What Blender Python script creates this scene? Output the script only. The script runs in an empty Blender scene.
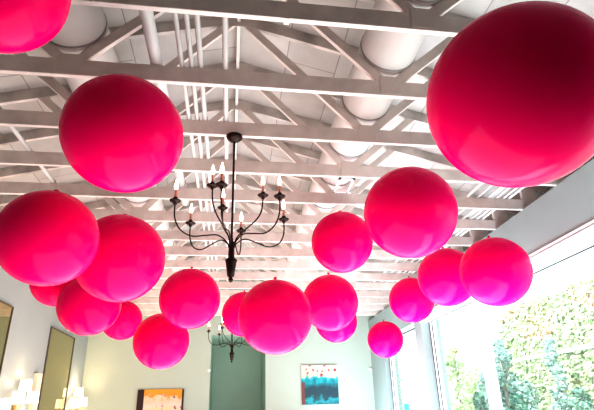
import bpy, math, random
from mathutils import Vector, Matrix
random.seed(7)
scene = bpy.context.scene
COL = scene.collection
PI = math.pi

# ------------------------------------------------------------------ room numbers
ZC = 4.20          # underside of the truss bottom chords
YA, PITCH = 2.656, 0.811
YB = 15.0          # back wall
YF = -5.0          # wall behind the camera
XL = -4.20         # left wall face
def XR(y): return 4.13 + 0.02 * y     # right wall face (the room splays a little)
XO = 4.80          # outer face of the right wall
def ZU(x): return 5.72 - 0.262 * abs(x)   # underside of the truss top chords
def ZD(x): return ZU(x) + 0.15            # underside of the roof deck

# ------------------------------------------------------------------ materials
MATS = {}
def new_mat(name):
    m = bpy.data.materials.new(name); m.use_nodes = True
    nt = m.node_tree
    b = next(n for n in nt.nodes if n.type == 'BSDF_PRINCIPLED')
    return m, nt, b
def plain(name, col, rough=0.5, metal=0.0, var=0.0, vscale=4.0, bump=0.0, bscale=40.0, coat=0.0, emit=None, estr=0.0):
    m, nt, b = new_mat(name)
    b.inputs['Base Color'].default_value = (*col, 1)
    b.inputs['Roughness'].default_value = rough
    b.inputs['Metallic'].default_value = metal
    b.inputs['Coat Weight'].default_value = coat
    tc = nt.nodes.new('ShaderNodeTexCoord')
    if var > 0:
        n = nt.nodes.new('ShaderNodeTexNoise'); n.inputs['Scale'].default_value = vscale; n.inputs['Detail'].default_value = 6
        r = nt.nodes.new('ShaderNodeValToRGB')
        r.color_ramp.elements[0].position = 0.3; r.color_ramp.elements[1].position = 0.7
        r.color_ramp.elements[0].color = (*[c * (1 - var) for c in col], 1)
        r.color_ramp.elements[1].color = (*[min(1, c * (1 + var * .4)) for c in col], 1)
        nt.links.new(tc.outputs['Object'], n.inputs['Vector']); nt.links.new(n.outputs['Fac'], r.inputs['Fac'])
        nt.links.new(r.outputs['Color'], b.inputs['Base Color'])
    if bump > 0:
        n2 = nt.nodes.new('ShaderNodeTexNoise'); n2.inputs['Scale'].default_value = bscale; n2.inputs['Detail'].default_value = 4
        bp = nt.nodes.new('ShaderNodeBump'); bp.inputs['Strength'].default_value = bump; bp.inputs['Distance'].default_value = 0.01
        nt.links.new(tc.outputs['Object'], n2.inputs['Vector']); nt.links.new(n2.outputs['Fac'], bp.inputs['Height'])
        nt.links.new(bp.outputs['Normal'], b.inputs['Normal'])
    if emit:
        b.inputs['Emission Color'].default_value = (*emit, 1); b.inputs['Emission Strength'].default_value = estr
    MATS[name] = m
    return m

plain('painted_wood', (0.72, 0.645, 0.595), 0.6, var=0.16, vscale=5, bump=0.15, bscale=30)
plain('stained_wood', (0.60, 0.55, 0.51), 0.7, var=0.55, vscale=2.2, bump=0.2, bscale=25)
plain('pipe_white', (0.64, 0.64, 0.61), 0.4, var=0.05)
plain('duct_white', (0.72, 0.69, 0.65), 0.45, var=0.06, vscale=2)
plain('seam_grey', (0.30, 0.28, 0.27), 0.6)
plain('wall_grey', (0.29, 0.345, 0.33), 0.65, var=0.04, vscale=1.2, bump=0.05)
plain('wall_green', (0.44, 0.495, 0.43), 0.7, var=0.03, vscale=1.5, bump=0.05)
plain('niche_green', (0.40, 0.56, 0.47), 0.75, var=0.05, vscale=1.5)
plain('wall_white', (0.33, 0.375, 0.385), 0.65, var=0.04, vscale=1.2, bump=0.05)
plain('wall_brown', (0.22, 0.18, 0.16), 0.7, var=0.05, vscale=1.5)
plain('trim_white', (0.86, 0.86, 0.86), 0.4, var=0.02)
plain('gasket', (0.03, 0.035, 0.035), 0.5, var=0.05)
plain('floor_mat', (0.62, 0.60, 0.58), 0.45, var=0.12, vscale=1.3)
plain('iron', (0.035, 0.022, 0.018), 0.45, 0.7, var=0.3, vscale=30)
plain('candle', (0.72, 0.36, 0.28), 0.5, var=0.1, vscale=30)
plain('flame', (1.0, 0.8, 0.6), 0.3, emit=(1.0, 0.72, 0.45), estr=9.0)
plain('shade', (0.95, 0.88, 0.78), 0.8, emit=(1.0, 0.86, 0.66), estr=0.75)
plain('brass', (0.45, 0.30, 0.14), 0.35, 0.8, var=0.1, vscale=20)
plain('frame_dark', (0.10, 0.09, 0.075), 0.5, var=0.1)
plain('pilaster', (0.66, 0.58, 0.50), 0.6, var=0.04)
plain('ground', (0.72, 0.71, 0.69), 0.8, var=0.08, vscale=0.8)
plain('hedge_core', (0.50, 0.58, 0.32), 0.9, var=0.4, vscale=5)
plain('bark', (0.30, 0.26, 0.22), 0.9, var=0.3, vscale=10)
plain('turquoise', (0.02, 0.62, 0.60), 0.5, var=0.05)
plain('sky_stone', (0.85, 0.83, 0.80), 0.8, var=0.05)
plain('nylon', (0.75, 0.72, 0.72), 0.3)
plain('metal_grey', (0.45, 0.44, 0.43), 0.5, 0.6, var=0.1, vscale=30)

def leaf_mat(name, a, b_, c):
    m, nt, b = new_mat(name)
    g = nt.nodes.new('ShaderNodeNewGeometry'); r = nt.nodes.new('ShaderNodeValToRGB')
    e = r.color_ramp.elements
    e[0].color = (*a, 1); e[1].color = (*c, 1); k = e.new(0.5); k.color = (*b_, 1)
    nt.links.new(g.outputs['Random Per Island'], r.inputs['Fac']); nt.links.new(r.outputs['Color'], b.inputs['Base Color'])
    b.inputs['Roughness'].default_value = 0.6
    MATS[name] = m
leaf_mat('leaf_ivy', (0.40, 0.48, 0.24), (0.58, 0.66, 0.40), (0.74, 0.78, 0.58))
leaf_mat('leaf_grey', (0.14, 0.29, 0.26), (0.36, 0.50, 0.46), (0.62, 0.72, 0.68))
leaf_mat('leaf_lime', (0.32, 0.42, 0.20), (0.54, 0.64, 0.36), (0.70, 0.76, 0.52))
leaf_mat('leaf_teal', (0.03, 0.13, 0.11), (0.10, 0.26, 0.20), (0.30, 0.45, 0.32))

# roof deck: white boards with thin dirty joints running the length of the room
m, nt, b = new_mat('deck')
tc = nt.nodes.new('ShaderNodeTexCoord'); mp = nt.nodes.new('ShaderNodeMapping')
mp.inputs['Rotation'].default_value = (0, 0, PI / 2)
br = nt.nodes.new('ShaderNodeTexBrick')
br.inputs['Color1'].default_value = (0.60, 0.575, 0.54, 1); br.inputs['Color2'].default_value = (0.54, 0.515, 0.485, 1)
br.inputs['Mortar'].default_value = (0.30, 0.27, 0.26, 1); br.inputs['Scale'].default_value = 1.0
br.inputs['Mortar Size'].default_value = 0.006; br.inputs['Brick Width'].default_value = 2.4; br.inputs['Row Height'].default_value = 0.62
ns = nt.nodes.new('ShaderNodeTexNoise'); ns.inputs['Scale'].default_value = 3.0; ns.inputs['Detail'].default_value = 8
mx = nt.nodes.new('ShaderNodeMixRGB'); mx.blend_type = 'MULTIPLY'; mx.inputs['Fac'].default_value = 0.35
nt.links.new(tc.outputs['Object'], mp.inputs['Vector']); nt.links.new(mp.outputs['Vector'], br.inputs['Vector'])
nt.links.new(tc.outputs['Object'], ns.inputs['Vector'])
nt.links.new(br.outputs['Color'], mx.inputs['Color1']); nt.links.new(ns.outputs['Fac'], mx.inputs['Color2'])
nt.links.new(mx.outputs['Color'], b.inputs['Base Color']); b.inputs['Roughness'].default_value = 0.7
MATS['deck'] = m

# pressed steel gusset plate painted over: rows of teeth
m, nt, b = new_mat('gusset')
tc = nt.nodes.new('ShaderNodeTexCoord'); wv = nt.nodes.new('ShaderNodeTexWave')
wv.wave_type = 'BANDS'; wv.bands_direction = 'X'; wv.inputs['Scale'].default_value = 26; wv.inputs['Distortion'].default_value = 1.0
rp = nt.nodes.new('ShaderNodeValToRGB')
rp.color_ramp.elements[0].color = (0.54, 0.48, 0.44, 1); rp.color_ramp.elements[1].color = (0.72, 0.64, 0.59, 1)
nt.links.new(tc.outputs['Object'], wv.inputs['Vector']); nt.links.new(wv.outputs['Fac'], rp.inputs['Fac'])
nt.links.new(rp.outputs['Color'], b.inputs['Base Color']); b.inputs['Roughness'].default_value = 0.55
MATS['gusset'] = m

# balloon latex
m, nt, b = new_mat('latex')
n = nt.nodes.new('ShaderNodeTexNoise'); n.inputs['Scale'].default_value = 2.0
tc = nt.nodes.new('ShaderNodeTexCoord'); r = nt.nodes.new('ShaderNodeValToRGB')
r.color_ramp.elements[0].color = (0.84, 0.000, 0.130, 1); r.color_ramp.elements[1].color = (0.90, 0.000, 0.145, 1)
nt.links.new(tc.outputs['Object'], n.inputs['Vector']); nt.links.new(n.outputs['Fac'], r.inputs['Fac'])
nt.links.new(r.outputs['Color'], b.inputs['Base Color'])
b.inputs['Roughness'].default_value = 0.22; b.inputs['IOR'].default_value = 1.45; b.inputs['Specular IOR Level'].default_value = 0.05; b.inputs['Coat Weight'].default_value = 0.08; b.inputs['Coat Roughness'].default_value = 0.09
b.inputs['Sheen Weight'].default_value = 0.0
MATS['latex'] = m

# window glass: weak reflection, plus a milky share added to imitate white glare haze
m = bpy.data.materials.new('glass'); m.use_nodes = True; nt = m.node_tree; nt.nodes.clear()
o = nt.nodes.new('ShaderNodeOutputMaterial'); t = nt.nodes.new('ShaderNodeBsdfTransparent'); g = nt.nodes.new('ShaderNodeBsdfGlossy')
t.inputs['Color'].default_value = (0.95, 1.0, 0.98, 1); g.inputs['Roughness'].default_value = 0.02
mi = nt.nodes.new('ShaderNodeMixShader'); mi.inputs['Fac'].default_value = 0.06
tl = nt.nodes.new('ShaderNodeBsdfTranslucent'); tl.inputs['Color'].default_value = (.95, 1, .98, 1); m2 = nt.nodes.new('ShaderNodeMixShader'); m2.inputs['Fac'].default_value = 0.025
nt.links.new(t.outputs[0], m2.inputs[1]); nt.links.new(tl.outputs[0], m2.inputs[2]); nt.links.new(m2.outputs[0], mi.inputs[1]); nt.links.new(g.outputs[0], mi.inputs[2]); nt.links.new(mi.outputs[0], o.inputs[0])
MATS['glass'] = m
plain('mirror', (0.50, 0.46, 0.29), 0.03, 1.0)

def art_mat(name, build):
    m, nt, b = new_mat(name); build(nt, b); b.inputs['Roughness'].default_value = 0.5; MATS[name] = m
def ramp(nt, stops, interp='LINEAR'):
    r = nt.nodes.new('ShaderNodeValToRGB'); e = r.color_ramp.elements; r.color_ramp.interpolation = interp
    e[0].position, e[0].color = stops[0][0], (*stops[0][1], 1); e[1].position, e[1].color = stops[-1][0], (*stops[-1][1], 1)
    for p, c in stops[1:-1]:
        k = e.new(p); k.color = (*c, 1)
    return r
def mix(nt, fac, a, b_):
    x = nt.nodes.new('ShaderNodeMixRGB')
    for sock, v in (('Fac', fac), ('Color1', a), ('Color2', b_)):
        if isinstance(v, tuple): x.inputs[sock].default_value = (*v, 1)
        elif isinstance(v, float): x.inputs[sock].default_value = v
        else: nt.links.new(v, x.inputs[sock])
    return x.outputs['Color']
def mathn(nt, op, a, b_=None):
    x = nt.nodes.new('ShaderNodeMath'); x.operation = op
    for i, v in enumerate((a, b_)):
        if v is None: continue
        if isinstance(v, (int, float)): x.inputs[i].default_value = v
        else: nt.links.new(v, x.inputs[i])
    return x.outputs[0]
def coords(nt):
    tc = nt.nodes.new('ShaderNodeTexCoord'); s = nt.nodes.new('ShaderNodeSeparateXYZ')
    nt.links.new(tc.outputs['Generated'], s.inputs[0]); return tc.outputs['Generated'], s.outputs['X'], s.outputs['Z']
def noise(nt, vec, scale, detail=3.0):
    n = nt.nodes.new('ShaderNodeTexNoise'); n.inputs['Scale'].default_value = scale; n.inputs['Detail'].default_value = detail
    nt.links.new(vec, n.inputs['Vector']); return n.outputs['Fac']
def art_teal(nt, b):
    v, x, z = coords(nt)
    n1 = noise(nt, v, 5.0); n2 = noise(nt, v, 14.0)
    h = mathn(nt, 'ADD', z, mathn(nt, 'MULTIPLY', mathn(nt, 'SUBTRACT', n1, 0.5), 0.5))
    base = ramp(nt, [(0.0, (0.02, 0.13, 0.16)), (0.10, (0.02, 0.30, 0.34)), (0.20, (0.02, 0.06, 0.075)), (0.42, (0.02, 0.06, 0.08)), (0.56, (0.01, 0.18, 0.22)), (0.66, (0.02, 0.38, 0.40)), (0.72, (0.50, 0.46, 0.38)), (1.0, (0.60, 0.55, 0.47))])
    nt.links.new(h, base.inputs['Fac'])
    vo = nt.nodes.new('ShaderNodeTexVoronoi'); vo.inputs['Scale'].default_value = 7.5; nt.links.new(v, vo.inputs['Vector'])
    fl = ramp(nt, [(0.0, (1, 1, 1)), (0.26, (1, 1, 1)), (0.32, (0, 0, 0)), (1.0, (0, 0, 0))]); nt.links.new(vo.outputs['Distance'], fl.inputs['Fac'])
    top = mathn(nt, 'MULTIPLY', fl.outputs['Color'], mathn(nt, 'GREATER_THAN', z, 0.70))
    c = mix(nt, top, base.outputs['Color'], (0.34, 0.05, 0.07))
    pk = mathn(nt, 'MULTIPLY', mathn(nt, 'GREATER_THAN', n2, 0.60), mathn(nt, 'GREATER_THAN', z, 0.66))
    c = mix(nt, pk, c, (0.75, 0.45, 0.32))
    edge = mathn(nt, 'LESS_THAN', mathn(nt, 'ADD', x, mathn(nt, 'MULTIPLY', n2, 0.10)), 0.13)
    edge = mathn(nt, 'MULTIPLY', edge, mathn(nt, 'LESS_THAN', z, 0.55))
    c = mix(nt, edge, c, (0.16, 0.06, 0.05))
    nt.links.new(c, b.inputs['Base Color'])
def art_ochre(nt, b):
    v, x, z = coords(nt)
    n1 = noise(nt, v, 4.0, 5.0); n2 = noise(nt, v, 10.0)
    h = mathn(nt, 'ADD', z, mathn(nt, 'MULTIPLY', mathn(nt, 'SUBTRACT', n1, 0.5), 0.6))
    base = ramp(nt, [(0.0, (0.62, 0.42, 0.36)), (0.35, (0.70, 0.60, 0.50)), (0.50, (0.72, 0.58, 0.36)), (0.56, (0.62, 0.58, 0.54)), (0.78, (0.62, 0.50, 0.36)), (0.82, (0.60, 0.28, 0.03)), (1.0, (0.62, 0.31, 0.03))])
    nt.links.new(h, base.inputs['Fac'])
    pk = mathn(nt, 'GREATER_THAN', n2, 0.63)
    c = mix(nt, pk, base.outputs['Color'], (0.72, 0.28, 0.33))
    dk = mathn(nt, 'GREATER_THAN', noise(nt, v, 7.0), 0.66)
    c = mix(nt, dk, c, (0.26, 0.10, 0.13))
    lft = mathn(nt, 'LESS_THAN', x, 0.14); rgt = mathn(nt, 'GREATER_THAN', x, 0.96)
    c = mix(nt, mathn(nt, 'MAXIMUM', lft, rgt), c, (0.035, 0.015, 0.018))
    nt.links.new(c, b.inputs['Base Color'])
art_mat('art_teal', art_teal); art_mat('art_ochre', art_ochre)

# ------------------------------------------------------------------ mesh helpers
class MB:
    def __init__(self): self.v = []; self.f = []; self.sm = []
    def hexa(self, p):      # 8 points: bottom ring 0-3, top ring 4-7
        n = len(self.v); self.v += [tuple(q) for q in p]
        for q in ((0, 3, 2, 1), (4, 5, 6, 7), (0, 1, 5, 4), (1, 2, 6, 5), (2, 3, 7, 6), (3, 0, 4, 7)):
            self.f.append(tuple(n + i for i in q)); self.sm.append(False)
        return self
    def box(self, x0, x1, y0, y1, z0, z1):
        return self.hexa([(x0, y0, z0), (x1, y0, z0), (x1, y1, z0), (x0, y1, z0), (x0, y0, z1), (x1, y0, z1), (x1, y1, z1), (x0, y1, z1)])
    def bar(self, a, b, w, d, up=(0, 1, 0)):   # rectangular bar a->b; d along `up`, w across
        a = Vector(a); b = Vector(b); t = (b - a).normalized(); u = Vector(up); u = (u - t * u.dot(t)).normalized(); s = t.cross(u)
        P = []
        for c in (a, b):
            for i, j in ((-1, -1), (1, -1), (1, 1), (-1, 1)): P.append(c + s * (i * w / 2) + u * (j * d / 2))
        return self.hexa(P)
    def tube(self, pts, r, n=10, cap=True):
        pts = [Vector(p) for p in pts]; base = len(self.v); rs = r if isinstance(r, (list, tuple)) else [r] * len(pts)
        prev = None
        for i, p in enumerate(pts):
            t = (pts[min(i + 1, len(pts) - 1)] - pts[max(i - 1, 0)]).normalized()
            if prev is None:
                ref = Vector((0, 0, 1)) if abs(t.z) < .9 else Vector((1, 0, 0)); u = t.cross(ref).normalized()
            else:
                u = (prev - t * prev.dot(t)).normalized()
            prev = u; w = t.cross(u)
            for k in range(n):
                a = 2 * PI * k / n; self.v.append(tuple(p + u * (rs[i] * math.cos(a)) + w * (rs[i] * math.sin(a))))
        for i in range(len(pts) - 1):
            for k in range(n):
                a = base + i * n + k; b = base + i * n + (k + 1) % n
                self.f.append((a, b, b + n, a + n)); self.sm.append(True)
        if cap:
            self.f.append(tuple(base + k for k in range(n))[::-1]); self.sm.append(False)
            self.f.append(tuple(base + (len(pts) - 1) * n + k for k in range(n))); self.sm.append(False)
        return self
    def lathe(self, prof, c=(0, 0, 0), n=24):  # prof: (r, z) bottom to top
        base = len(self.v); m_ = len(prof)
        for (r, z) in prof:
            for k in range(n):
                a = 2 * PI * k / n; self.v.append((c[0] + r * math.cos(a), c[1] + r * math.sin(a), c[2] + z))
        for i in range(m_ - 1):
            for k in range(n):
                a = base + i * n + k; b = base + i * n + (k + 1) % n
                self.f.append((a, b, b + n, a + n)); self.sm.append(True)
        self.f.append(tuple(base + k for k in range(n))[::-1]); self.sm.append(False)
        self.f.append(tuple(base + (m_ - 1) * n + k for k in range(n))); self.sm.append(False)
        return self
    def build(self, name, mat, parent=None, loc=(0, 0, 0), bevel=0.0):
        me = bpy.data.meshes.new(name); me.from_pydata(self.v, [], self.f); me.update()
        me.polygons.foreach_set('use_smooth', self.sm)
        me.materials.append(MATS[mat] if isinstance(mat, str) else mat)
        o = bpy.data.objects.new(name, me); COL.objects.link(o); o.location = loc
        if parent: o.parent = parent
        if bevel:
            md = o.modifiers.new('bevel', 'BEVEL'); md.width = bevel; md.segments = 2; md.limit_method = 'ANGLE'
        return o
def tag(o, label=None, cat=None, group=None, kind=None):
    if label: o['label'] = label
    if cat: o['category'] = cat
    if group: o['group'] = group
    if kind: o['kind'] = kind
    return o
def empty(name, loc=(0, 0, 0), rz=0.0):
    o = bpy.data.objects.new(name, None); COL.objects.link(o); o.location = loc; o.rotation_euler = (0, 0, rz); o.empty_display_size = 0.1
    return o
def copy_tree(o, parent=None):
    kids = [k for k in COL.objects if k.parent == o]
    c = o.copy(); COL.objects.link(c); c.parent = parent
    for k in kids: copy_tree(k, c)
    return c
def struct(o): o['kind'] = 'structure'; return o

# ------------------------------------------------------------------ the setting
struct(MB().box(-4.6, XO, YF - .2, YB + 3.2, -0.2, 0).build('floor', 'floor_mat'))
dk = MB()
for s in (-1, 1):
    x0, x1 = 0.0, s * 5.3
    p = [(x0, YF - .3, ZD(x0)), (x1, YF - .3, ZD(x1)), (x1, YB + .1, ZD(x1)), (x0, YB + .1, ZD(x0))]
    q = [(a, b_, c + .08) for a, b_, c in p]
    dk.hexa(p + q if s > 0 else [p[1], p[0], p[3], p[2], q[1], q[0], q[3], q[2]])
struct(dk.build('ceiling', 'deck'))
# left wall (carries the trusses on its top), eave closing board above it
w = MB().box(-4.6, XL, YF, YB, 0, ZC).box(-4.6, -4.52, YF, YB, ZC, ZD(4.6) + .02)
struct(w.build('wall_left', 'wall_white'))
def rprism(mb, y0, y1, z0, z1, xo=XO, dx=0.0):
    a, c = XR(y0) + dx, XR(y1) + dx
    return mb.hexa([(a, y0, z0), (xo, y0, z0), (xo, y1, z0), (c, y1, z0), (a, y0, z1), (xo, y0, z1), (xo, y1, z1), (c, y1, z1)])
HEAD = 3.42
Y0W, Y1W, Y2W, Y3W = 0.5, 10.46, 10.90, 13.55
w = MB()
rprism(w, YF, YB, HEAD, ZC)
rprism(w, YF, Y0W, 0, HEAD); rprism(w, Y1W, Y2W, 0, HEAD); rprism(w, Y3W, YB, 0, HEAD)
w.box(XO - .08, XO, YF, YB, ZC, ZD(XO) + .02)
struct(w.build('wall_right', 'wall_grey'))
# back wall with a recessed passage, gable above
NX0, NX1, NZ = -0.585, 1.075, 3.80
xr = XR(YB)
w = MB().box(-4.6, NX0, YB, YB + .2, 0, ZC).box(NX1, XO, YB, YB + .2, 0, ZC).box(NX0, NX1, YB, YB + .2, NZ, ZC)
w.hexa([(-4.6, YB, ZC), (0, YB, ZC), (0, YB + .2, ZC), (-4.6, YB + .2, ZC), (-4.6, YB, ZD(4.6) + .05), (0, YB, ZD(0) + .05), (0, YB + .2, ZD(0) + .05), (-4.6, YB + .2, ZD(4.6) + .05)])
w.hexa([(0, YB, ZC), (XO, YB, ZC), (XO, YB + .2, ZC), (0, YB + .2, ZC), (0, YB, ZD(0) + .05), (XO, YB, ZD(XO) + .05), (XO, YB + .2, ZD(XO) + .05), (0, YB + .2, ZD(0) + .05)])
struct(w.build('wall_back', 'wall_green'))
w = MB().box(NX0 - .1, NX0, YB + .2, YB + 2.2, 0, NZ + .1).box(NX1, NX1 + .1, YB + .2, YB + 2.2, 0, NZ + .1)
w.box(NX0 - .1, NX1 + .1, YB + 2.2, YB + 2.3, 0, NZ + .1).box(NX0 - .1, NX1 + .1, YB + .2, YB + 2.3, NZ, NZ + .1)
struct(w.build('wall_passage', 'niche_green'))
w = MB().box(-4.6, XO, YF - .2, YF, 0, ZC)
w.hexa([(-4.6, YF - .2, ZC), (0, YF - .2, ZC), (0, YF, ZC), (-4.6, YF, ZC), (-4.6, YF - .2, ZD(4.6) + .05), (0, YF - .2, ZD(0) + .05), (0, YF, ZD(0) + .05), (-4.6, YF, ZD(4.6) + .05)])
w.hexa([(0, YF - .2, ZC), (XO, YF - .2, ZC), (XO, YF, ZC), (0, YF, ZC), (0, YF - .2, ZD(0) + .05), (XO, YF - .2, ZD(XO) + .05), (XO, YF, ZD(XO) + .05), (0, YF, ZD(0) + .05)])
struct(w.build('wall_front', 'wall_brown'))
# casing along the head of the big opening
t = MB(); rprism(t, Y0W - .2, Y1W, HEAD - .06, HEAD + .03, xo=4.12 + .02 * Y0W + .5, dx=-.035)
struct(t.build('trim_1', 'trim_white'))
t = MB()
def strip(y0, y1, z0, z1, d):
    t.hexa([(XR(y0) - d, y0, z0), (XR(y0) + .01, y0, z0), (XR(y1) + .01, y1, z0), (XR(y1) - d, y1, z0), (XR(y0) - d, y0, z1), (XR(y0) + .01, y0, z1), (XR(y1) + .01, y1, z1), (XR(y1) - d, y1, z1)])
t = MB(); strip(Y0W - .2, Y1W + .44, HEAD + .05, HEAD + .09, .02); struct(t.build('trim_2', 'trim_white'))
# windows in the right wall: frame, gaskets, mullion, panes
def window(name, y0, y1, xg, mulls):
    root = struct(empty(name, (xg, y0, 0)))
    L = y1 - y0
    fr = MB().box(-.05, .05, 0, .07, 0, HEAD).box(-.05, .05, L - .17, L, 0, HEAD).box(-.05, .05, 0, L, HEAD - .05, HEAD).box(-.05, .05, 0, L, 0, .10)
    fr.build('window_frame', 'trim_white', root)
    gk = MB().box(-.06, -.045, L - .20, L - .17, .1, HEAD - .05).box(-.06, -.045, L - .06, L - .025, .1, HEAD - .05).box(-.06, -.045, .07, L - .17, HEAD - .08, HEAD - .05)
    gk.build('gasket', 'gasket', root)
    for my, mw in mulls:
        MB().box(-.06, .06, my - y0 - mw / 2, my - y0 + mw / 2, .1, HEAD - .05).build('mullion', 'trim_white', root)
    edges = [0.07] + [m_[0] - y0 for m_ in mulls] + [L - .17]
    for a, c in zip(edges[:-1], edges[1:]):
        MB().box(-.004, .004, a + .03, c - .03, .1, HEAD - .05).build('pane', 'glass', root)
    return root
window('window_1', Y0W, Y1W, 4.58, [(8.20, .22)])  # near pane is added across the open bay to carry the milky haze
window('window_2', Y2W, Y3W, 4.58, [(12.25, .09)])

# ------------------------------------------------------------------ trusses
def make_truss():
    root = empty('roof_truss')
    th = .045
    MB().box(-4.5, 4.72, -th / 2, th / 2, 0, .165).build('bottom_chord', 'painted_wood', root, bevel=.006)
    for s in (-1, 1):
        xe = s * 4.72
        P = [(0, -th / 2, ZU(0) - ZC), (xe, -th / 2, ZU(xe) - ZC), (xe, th / 2, ZU(xe) - ZC), (0, th / 2, ZU(0) - ZC)]
        Q = [(a, b_, c + .148) for a, b_, c in P]
        mb = MB(); mb.hexa(P + Q if s > 0 else [P[1], P[0], P[3], P[2], Q[1], Q[0], Q[3], Q[2]])
        mb.build('top_chord', 'stained_wood', root)
    for s in (-1, 1):
        MB().bar((s * .05, 0, 5.76 - ZC), (s * 1.40, 0, .12), .092, .04).build('web', 'painted_wood', root)
        MB().bar((s * 1.44, 0, .12), (s * 2.36, 0, 5.15 - ZC), .092, .04).build('web', 'painted_wood', root)
        MB().box(s * 1.42 - .10, s * 1.42 + .10, -th / 2 - .004, -th / 2, .02, .215).build('gusset_plate', 'gusset', root)
        MB().box(s * 1.42 - .10, s * 1.42 + .10, th / 2, th / 2 + .004, .02, .215).build('gusset_plate', 'gusset', root)
        MB().box(s * 4.4 - .12, s * 4.4 + .12, -.02, .02, .165, ZU(4.4) - ZC + .02).build('heel_block', 'painted_wood', root)
    MB().box(-.14, .14, -th / 2 - .004, -th / 2, ZU(0) - ZC - .05, ZU(0) - ZC + .12).build('gusset_plate', 'gusset', root)
    return root
ORD = ['nearest', 'second', 'third', 'fourth', 'fifth', 'sixth', 'seventh', 'eighth', 'ninth', 'tenth', 'eleventh', 'twelfth', 'thirteenth', 'fourteenth', 'fifteenth']
proto = make_truss()
NT = 15
for i in range(NT):
    o = proto if i == 0 else copy_tree(proto)
    o.location = (0, YA + i * PITCH, ZC)
    if i == 0: lab = 'white painted timber roof truss nearest the camera, crossing the top of the picture'
    elif i == 2: lab = 'white painted timber roof truss, third from the camera, carrying the nearer black chandelier'
    elif i == NT - 1: lab = 'white painted timber roof truss farthest from the camera, right before the pale green back wall'
    else: lab = 'white painted timber roof truss with W-shaped webs, %s one counted from the camera' % ORD[i]
    tag(o, lab, 'roof truss', 'white timber roof trusses')
# splice lump on the nearest bottom chord
sp = MB().box(.33, .37, -.03, .03, -.012, .06); sp.build('splice_strap', 'painted_wood', proto)

# ridge board and a wide batten beside it
tag(MB().box(-.02, .02, 1.5, YB, ZU(0) - .0 + .02, ZD(0) - .002).build('ridge_board', 'pipe_white'), 'thin white ridge board running along the peak of the roof', 'board')

# ------------------------------------------------------------------ ducts above the webs
def duct(x, label):
    root = empty('air_duct', (x, 1.6, 4.745))
    MB().tube([(0, 0, 0), (0, YB - 1.64, 0)], .27, 40).build('duct_tube', 'duct_white', root)
    for i in range(NT):
        y = YA + i * PITCH - 1.6
        MB().tube([(0, y - .05, 0), (0, y - .044, 0), (0, y - .03, 0), (0, y - .024, 0)], [.272, .277, .277, .272], 40, cap=False).build('seam_ring', 'seam_grey', root)
    tag(root, label, 'duct', 'round white air ducts')
duct(1.44, 'fat round white air duct threading the roof trusses right of the chandelier')
duct(-1.44, 'fat round white air duct in the trusses at upper left, behind balloons')

# ------------------------------------------------------------------ pipes lying on the bottom chords
def pipe(x, r, z, label, y0=1.7, y1=YB, group='white pipes along the roof', clip=None):
    root = empty('ceiling_pipe', (x, y0, z))
    MB().tube([(0, 0, 0), (0, y1 - y0, 0)], r, 12).build('pipe', 'pipe_white', root)
    for i in range(NT):
        y = YA + i * PITCH
        if y0 < y < y1 and i % 2 == 0:
            MB().tube([(0, y - y0 - .02, 0), (0, y - y0 + .02, 0)], r * 1.25, 12).build('pipe_collar', clip or 'pipe_white', root)
    tag(root, label, 'pipe', group)
ZP = ZC + .165
pipe(-.49, .021, ZP + .021, 'thin white pipe left of the chandelier rod, outermost of three close together')
pipe(-.405, .021, ZP + .021, 'thin white pipe left of the chandelier rod, middle one of three close together')
pipe(-.325, .024, ZP + .024, 'thin white pipe left of the chandelier rod, innermost of three close together')
pipe(-.108, .025, ZP + .025, 'single white pipe nearest the roof peak, left of the black canopy')
pipe(-.715, .055, ZP + .055, 'thick white pipe left of the three thin pipes above chandelier', y1=6.5)
pipe(-2.35, .026, ZP + .026, 'white pipe alone at far left over the leftmost balloon', clip='metal_grey')
for k, (x, r, lab) in enumerate(((3.40, .022, 'first'), (3.57, .018, 'second'), (3.74, .022, 'third'), (3.87, .018, 'fourth'), (3.98, .020, 'fifth'), (4.07, .022, 'sixth'))):
    pipe(x, r, ZP + r, 'slim white conduit along the right eave, %s one counted from the duct toward the wall' % lab, y0=2.7, group='slim conduits beside the right wall')

# hanging white register bridging two chords
root = empty('register', (1.385, YA + 3 * PITCH + .2, ZC - .012))
fm = MB().box(-.10, .10, -.2, -.17, -.012, .012).box(-.10, .10, .17, .2, -.012, .012).box(-.10, -.075, -.2, .2, -.012, .012).box(.075, .10, -.2, .2, -.012, .012)
fm.build('register_frame', 'trim_white', root)
sl = MB()
for k in range(2): sl.box(-.075, .075, .03 + k * .075 - .006, .03 + k * .075 + .006, -.006, .008)
sl.build('slat', 'painted_wood', root)
for s in (-1, 1): MB().box(s * .09 - .008, s * .09 + .008, -.205, -.18, .012, .09).build('bracket', 'trim_white', root)
tag(root, 'small white rectangular register under the chords between two middle balloons', 'vent')

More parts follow.
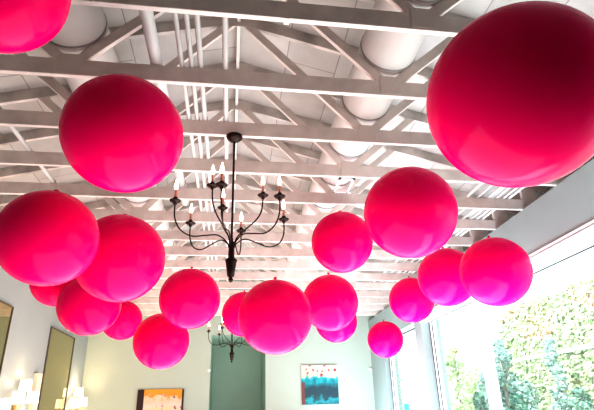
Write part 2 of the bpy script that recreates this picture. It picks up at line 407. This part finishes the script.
# ------------------------------------------------------------------ chandeliers
def make_chandelier(name_lab, loc, rz):
    # loc = canopy top (under the truss chord)
    root = empty('chandelier', loc, rz)
    z0 = loc[2]
    cz = lambda z: z - ZC
    MB().lathe([(.013, -.07), (.024, -.065), (.060, -.045), (.082, -.02), (.086, 0)], n=24).build('canopy', 'iron', root)
    MB().tube([(0, 0, -.06), (0, 0, cz(2.80))], .011, 10).build('rod', 'iron', root)
    MB().lathe([(.004, cz(2.63)), (.020, cz(2.645)), (.024, cz(2.66)), (.012, cz(2.675)), (.032, cz(2.69)), (.040, cz(2.75)), (.050, cz(2.82)), (.057, cz(2.845)), (.046, cz(2.855)), (.030, cz(2.87)), (.027, cz(2.97)), (.034, cz(2.985)), (.020, cz(3.02)), (.013, cz(3.06))], n=24).build('hub', 'iron', root)
    def arm(ang, R, zcup, prof):
        c, s = math.cos(ang), math.sin(ang)
        pts = []
        # Catmull-Rom through the control profile
        P = [prof[0]] + prof + [prof[-1]]
        for i in range(1, len(P) - 2):
            for k in range(6):
                u = k / 6.0
                pts.append(tuple(.5 * (2 * P[i][j] + (P[i + 1][j] - P[i - 1][j]) * u + (2 * P[i - 1][j] - 5 * P[i][j] + 4 * P[i + 1][j] - P[i + 2][j]) * u * u + (3 * P[i][j] - P[i - 1][j] - 3 * P[i + 1][j] + P[i + 2][j]) * u ** 3) for j in (0, 1)))
        pts.append(prof[-1])
        a = MB().tube([(r * c, r * s, cz(z)) for r, z in pts], .0068, 8).build('arm', 'iron', root)
        x, y, z = R * c, R * s, cz(zcup)
        MB().lathe([(.012, -.035), (.018, -.03), (.012, -.012), (.045, -.006), (.054, .006), (.048, .008), (.020, .004), (.020, .036), (.016, .038)], (x, y, z), 20).build('candle_cup', 'iron', a)
        MB().lathe([(.0125, .03), (.0125, .115), (.010, .118)], (x, y, z), 12).build('candle', 'candle', a)
        MB().lathe([(.008, .115), (.016, .13), (.019, .145), (.016, .17), (.009, .20), (.002, .228)], (x, y, z), 12).build('flame_bulb', 'flame', a)
    for k in range(6):
        arm(math.radians(20 + 60 * k), .56, 3.35, [(.015, 2.94), (.05, 3.02), (.14, 3.075), (.26, 3.055), (.39, 3.03), (.50, 3.08), (.555, 3.19), (.56, 3.33)])
    for k in range(3):
        arm(math.radians(-10 + 120 * k), .30, 3.50, [(.015, 2.97), (.05, 3.07), (.13, 3.15), (.23, 3.24), (.285, 3.34), (.30, 3.48)])
    tag(root, name_lab, 'chandelier', 'black candle chandeliers')
    return root
make_chandelier('black iron nine-candle chandelier hanging in the open middle of the room', (-.015, YA + 2 * PITCH, ZC), 0)
make_chandelier('distant black chandelier mostly hidden by balloons, in front of the dark green passage', (.035, YA + 11 * PITCH, ZC), math.radians(-15))

# ------------------------------------------------------------------ balloons
C = Vector((0, 0, 1.5))
F_PX, CX, CY = 470.678, 299.974, 222.682
RV = Vector((0.9899142, -0.13870419, -0.02882761)); UV = Vector((-0.02541109, -0.37403292, 0.92706723)); FV = Vector((0.13937059, 0.91698447, 0.37378513))
BALLOONS = [   # world centre, radius, label
    ((-0.840, 3.200, 3.487), .440, 'big crimson balloon at upper left, just above the leftmost balloon pair'),
    ((-1.020, 1.612, 3.220), .290, 'dark magenta balloon cut off by the top left corner of the picture'),
    ((-1.571, 4.046, 2.947), .410, 'dark red balloon touching the left edge of the picture'),
    ((-1.275, 5.364, 3.194), .500, 'pink red balloon overlapping right of the dark red left-edge balloon'),
    ((-2.83, 8.00, 3.62), .420, 'balloon hidden behind the dark red left-edge balloon, only its underside showing'),
    ((-2.137, 7.468, 3.106), .455, 'balloon under the overlapping left pair, in front of a smaller one'),
    ((-2.524, 11.504, 3.621), .455, 'small red balloon peeking out right of the low left balloon'),
    ((-1.143, 8.263, 2.672), .455, 'lowest hanging pink balloon, above the yellow painting'),
    ((-0.628, 7.221, 3.153), .455, 'round pink balloon just left of the chandelier finial'),
    ((0.259, 9.804, 3.423), .455, 'red balloon half hidden behind the reflective central one'),
    ((0.540, 5.798, 2.606), .455, 'glossy central balloon with strong reflections, right under the chandelier'),
    ((1.585, 7.444, 3.145), .455, 'pink balloon at the right shoulder of the glossy central balloon'),
    ((2.250, 10.049, 3.316), .455, 'balloon showing only its lower rim above the teal painting'),
    ((1.406, 5.654, 3.547), .400, 'pink balloon under the white register, right of the chandelier'),
    ((1.731, 4.099, 3.310), .455, 'large rosy balloon right of centre under the right hand air duct'),
    ((3.635, 9.090, 3.564), .455, 'small pink balloon left end of the right window trio'),
    ((3.340, 6.782, 3.407), .455, 'middle balloon of the overlapping trio along the window header'),
    ((3.322, 5.401, 3.095), .440, 'bright magenta balloon in front of the window opening'),
    ((3.600, 10.892, 3.037), .419, 'smallest balloon, hanging beside the far window near the back corner'),
    ((1.425, 1.818, 2.957), .455, 'huge balloon closest to the camera in the upper right corner'),
]
def make_balloon(c, r, label):
    mb = MB(); n, k = 56, 32
    prof = []
    for i in range(k + 1):
        a = -PI / 2 + PI * i / k; prof.append((max(.0015, r * math.cos(a)), r * math.sin(a)))
    mb.lathe(prof, n=n); o = mb.build('balloon', 'latex', loc=c)
    MB().lathe([(.010, r - .004), (.016, r + .008), (.010, r + .016), (.020, r + .034), (.024, r + .040)], n=14).build('knot', 'latex', o)
    # up to whatever is above: a chord if one crosses, else the roof deck
    top = ZD(c[0]) - .001
    i = round((c[1] - YA) / PITCH)
    if 0 <= i < NT and abs(c[1] - (YA + i * PITCH)) < .02: top = ZC
    dx = abs(abs(c[0]) - 1.44)
    if dx < .27: top = 4.745 - math.sqrt(.27 ** 2 - dx * dx) - .001
    MB().tube([(0, 0, r + .03), (0, 0, top - c[2])], .0008, 5).build('hanging_line', 'nylon', o)
    tag(o, label, 'balloon', 'magenta balloons hanging under the roof')
    return o
for c, r, lab in BALLOONS: make_balloon(c, r, lab)

# ------------------------------------------------------------------ left wall: mirrors, lamps, pilaster
def mirror(y0, y1, z0, z1, label):
    root = empty('wall_mirror', (XL, (y0 + y1) / 2, z0))
    h = (y1 - y0) / 2; H = z1 - z0; f = .018
    MB().box(.002, .02, -h + f, h - f, f, H - f).build('mirror_glass', 'mirror', root)
    fr = MB().box(.001, .035, -h, -h + f, 0, H).box(.001, .035, h - f, h, 0, H).box(.001, .035, -h, h, H - f, H).box(.001, .035, -h, h, 0, f)
    fr.build('mirror_frame', 'frame_dark', root)
    tag(root, label, 'mirror', 'tall wall mirrors')
mirror(11.88, 13.70, .9, 3.54, 'tall olive reflecting mirror panel on left wall between two lit lamps')
mirror(7.9, 9.73, .9, 3.55, 'tall dark framed mirror at the left picture edge reflecting the trusses')
tag(MB().box(XL, XL + .10, 11.36, 11.62, .9, 2.46).build('wall_pilaster', 'pilaster', bevel=.01), 'slim cream upright panel on the left wall before the olive mirror', 'panel')

def wall_lamp(y, z, shades, label):
    root = empty('wall_lamp', (XL, y, z))
    MB().box(.0, .025, -.06, .06, -.12, .12).build('backplate', 'brass', root, bevel=.008)
    for (dx, dy, dz) in shades:
        a = MB().tube([(.02, 0, -.02), (dx * .6, dy * .4, -.07), (dx, dy * .95, dz * .5 - .10), (dx, dy, dz - .10)], .009, 8).build('lamp_arm', 'brass', root)
        MB().lathe([(.02, -.12), (.022, -.10), (.01, -.04)], (dx, dy, dz), 12).build('socket', 'brass', a)
        sh = MB(); n = 24; base = 0
        for (r, zz) in ((.120, -.11), (.105, .11)):
            for k in range(n):
                t_ = 2 * PI * k / n; sh.v.append((dx + r * math.cos(t_), dy + r * math.sin(t_), dz + zz))
        for k in range(n):
            sh.f.append((k, (k + 1) % n, n + (k + 1) % n, n + k)); sh.sm.append(True)
        sh.build('lamp_shade', 'shade', a)
        li = bpy.data.lights.new('bulb', 'POINT'); li.energy = LAMP_W; li.color = (1, .78, .50); li.shadow_soft_size = .05
        lo = bpy.data.objects.new('bulb', li); COL.objects.link(lo); lo.parent = a; lo.location = (dx, dy, dz)
    tag(root, label, 'lamp', 'shaded wall lamps on the left wall')
LAMP_W = 7
wall_lamp(10.62, 1.72, [(.16, .0, .44), (.20, -.36, .20), (.20, .36, .22), (.16, -.85, .06)], 'lit cream shaded wall lamp with several shades at bottom left corner')
LAMP_W = 20
wall_lamp(14.25, 1.72, [(.16, .0, .46), (.22, .28, .22), (.20, -.34, .17)], 'lit cream shaded wall lamp right of the olive mirror, by the back wall')

# ------------------------------------------------------------------ back wall pictures and fittings
def picture(x0, x1, z0, z1, mat, label, tilt=0.0):
    root = empty('painting', ((x0 + x1) / 2, YB - .001, z0)); h = (x1 - x0) / 2; H = z1 - z0
    MB().box(-h, h, -.045, -.006, 0, H).build('canvas', mat, root)
    MB().box(-h + .05, h - .05, -.006, -.001, .05, H - .05).build('stretcher_frame', 'pilaster', root)
    root.rotation_euler = (0, tilt, 0)
    tag(root, label, 'painting', 'abstract canvases on the back wall')
picture(2.17, 3.30, 1.71, 2.845, 'art_teal', 'square abstract canvas, teal below with cream top and dark red blossoms')
picture(-2.62, -1.315, 1.2, 2.24, 'art_ochre', 'ochre and pale pink abstract canvas with dark bands, left of the passage')
def fitting(x, z, label):
    root = empty('wall_fitting', (x, YB, z))
    MB().lathe([(.05, 0), (.05, .012), (.042, .02)], n=18).build('base_plate', 'trim_white', root).rotation_euler = (PI / 2, 0, 0)
    MB().lathe([(.03, .018), (.032, .05), (.022, .075), (.006, .08)], n=16).build('dome', 'trim_white', root).rotation_euler = (PI / 2, 0, 0)
    tag(root, label, 'fitting', 'small white wall fittings')
fitting(-.62, 2.76, 'small white knob fitting on the left edge of the green passage')
fitting(4.37, 2.70, 'small white knob fitting in the far right corner of the back wall')

# ------------------------------------------------------------------ outside
struct(MB().box(XO, 40, -15, 40, -.2, -.02).build('ground', 'ground'))
def leaf_cloud(name, mat, n, sampler, size, parent=None):
    mb = MB()
    for _ in range(n):
        p, nrm = sampler()
        p = Vector(p); d = Vector((random.gauss(0, 1), random.gauss(0, 1), random.gauss(0, 1))).normalized()
        d = (d * .8 + Vector(nrm)).normalized()
        u = d.cross(Vector((random.random(), random.random(), random.random() + .1))).normalized(); v = d.cross(u)
        s = size * random.uniform(.6, 1.3); b0 = len(mb.v)
        for a, c in ((-1, 0), (0, -.55), (1, 0), (0, .55)): mb.v.append(tuple(p + u * (a * s) + v * (c * s)))
        mb.f.append((b0, b0 + 1, b0 + 2, b0 + 3)); mb.sm.append(False)
    return mb.build(name, mat, parent)
# ivy-clad wall across the yard, with a pale ledge
HX = 10.0
root = empty('ivy_wall', (HX, 14, 0))
MB().box(0, .4, -8, 2.6, -.05, 4.75).build('wall_core', 'hedge_core', root)
MB().box(-.16, .1, -8, 2.6, 2.92, 3.02).build('ledge', 'sky_stone', root)
leaf_cloud('ivy', 'leaf_ivy', 18000, lambda: ((-.02 - random.random() * .12, random.uniform(-8, 2.8), 4.85 * random.random() ** .85), (-1, 0, .4)), .085, root)
tag(root, 'tall wall covered in pale green ivy across the yard outside the window', 'ivy wall')
def tree(loc, h, rad, z0, mat, label, n=4200, size=.07, shape='round', name='tree'):
    root = empty(name, loc)
    br_ = MB().tube([(0, 0, -.03), (.03, .02, h * .3), (-.02, .03, h * .6), (0, 0, h * .9)], [.09, .075, .055, .02], 8)
    for k in range(6):
        a = 2 * PI * k / 6 + .4; zz = h * (.35 + .08 * k); L = rad * .7
        br_.tube([(0, 0, zz), (L * .5 * math.cos(a), L * .5 * math.sin(a), zz + .15), (L * math.cos(a), L * math.sin(a), zz + .3)], [.035, .022, .010], 6)
    br_.build('trunk', 'bark', root)
    blobs = []
    for k in range(14):
        f = k / 13.0; zz = z0 + (h - z0) * f
        rr = rad * (math.sin(PI * min(1, f * .75 + .25)) if shape == 'round' else (1 - f * .92))
        a = random.random() * 2 * PI
        blobs.append((rr * .6 * math.cos(a), rr * .6 * math.sin(a), zz, max(.15, rr * (.55 if shape == 'round' else .9))))
    def samp():
        bx, by, bz, r = random.choice(blobs)
        d = Vector((random.gauss(0, 1), random.gauss(0, 1), random.gauss(0, 1))).normalized()
        q = d * r * random.uniform(.7, 1.05)
        return (bx + q.x, by + q.y, bz + q.z), d
    leaf_cloud('foliage', mat, n, samp, size, root)
    tag(root, label, 'shrub' if name == 'shrub' else 'tree', 'trees and shrubs in the yard')
tree((8.3, 14.1, 0), 3.3, .85, .8, 'leaf_grey', 'bushy grey green tree outside, just right of the white mullion', n=7500)
tree((9.1, 12.75, 0), 3.2, .30, .6, 'leaf_grey', 'narrow pale conical tree before the ivy wall', n=4200, shape='cone')
tree((8.2, 17.0, 0), 3.5, 1.1, .8, 'leaf_lime', 'yellow green tree seen through the pane left of the white mullion')
tree((8.3, 10.95, 0), 1.7, .62, .4, 'leaf_teal', 'low dark teal shrub at the foot of the ivy wall, lower right corner', n=2600, name='shrub')
tree((7.2, 13.75, 0), 1.75, .3, .4, 'leaf_teal', 'dark teal shrub at the bottom edge beside the white mullion', n=2000, name='shrub')
tree((7.0, 22.0, 0), 3.4, 1.3, .8, 'leaf_grey', 'pale green tree seen through the far window beside the grey post')
tree((7.3, 12.0, 0), 1.65, .40, .3, 'leaf_teal', 'low dark teal shrub at the foot of the bushy grey green tree', n=2200, name='shrub')
root = empty('turquoise_panel', (5.6, 15.45, 0))  # unidentified turquoise object, built as a plain panel on a post
MB().tube([(0, 0, -.03), (0, 0, 1.72)], .02, 8).build('post', 'trim_white', root)
MB().box(-.11, .11, -.04, -.015, 1.40, 1.66).build('panel_face', 'turquoise', root, bevel=.01)
tag(root, 'small turquoise panel on a thin post outside the far window', 'sign')

# ------------------------------------------------------------------ light
w = bpy.data.worlds.new('sky'); scene.world = w; w.use_nodes = True
bg = next(n for n in w.node_tree.nodes if n.type == 'BACKGROUND')
bg.inputs['Color'].default_value = (0.86, 0.94, 1.0, 1); bg.inputs['Strength'].default_value = 3.6
def lamp(name, kind, loc, energy, color, rot=(0, 0, 0), size=1.0, sy=None):
    li = bpy.data.lights.new(name, kind); li.energy = energy; li.color = color
    if kind == 'AREA':
        li.size = size
        if sy: li.shape = 'RECTANGLE'; li.size_y = sy
    o = bpy.data.objects.new(name, li); COL.objects.link(o); o.location = loc; o.rotation_euler = rot
    return o
sun = lamp('sun', 'SUN', (0, 0, 20), 4.4, (1, .97, .92)); sun.data.angle = .02
sun.rotation_euler = Vector((.72, .25, -1)).to_track_quat('-Z', 'Y').to_euler()

l = lamp('floor_bounce_warm', 'AREA', (-3.2, 10.8, .45), 130, (1, .78, .58), (PI, math.radians(-14), 0), 1.5, 7.4); l.data.spread = math.radians(160)  # this and the uplights below are added; they stand in for bounced light
l = lamp('floor_bounce_cool', 'AREA', (3.3, 8.8, .45), 420, (.78, .96, 1.10), (PI, math.radians(16), 0), 1.5, 11.2); l.data.spread = math.radians(160)
l = lamp('floor_bounce_main', 'AREA', (.3, 7.9, .44), 540, (1, .945, .93), (PI, math.radians(6), 0), 4.6, 11.2)

# ------------------------------------------------------------------ camera
cam = bpy.data.cameras.new('camera'); co = bpy.data.objects.new('camera', cam); COL.objects.link(co)
cam.sensor_fit = 'HORIZONTAL'; cam.sensor_width = 36; cam.lens = F_PX * 36 / 594
cam.shift_x = -2.974 / 594; cam.shift_y = 17.682 / 594; cam.clip_start = .02
co.matrix_world = Matrix(((RV.x, UV.x, -FV.x, 0), (RV.y, UV.y, -FV.y, 0), (RV.z, UV.z, -FV.z, 1.5), (0, 0, 0, 1)))
scene.camera = co
scene.view_settings.view_transform = 'Standard'
for lk in ('High Contrast', 'Medium High Contrast'):
    try:
        scene.view_settings.look = lk; break
    except TypeError as e: print(e)
scene.view_settings.exposure = 0.0
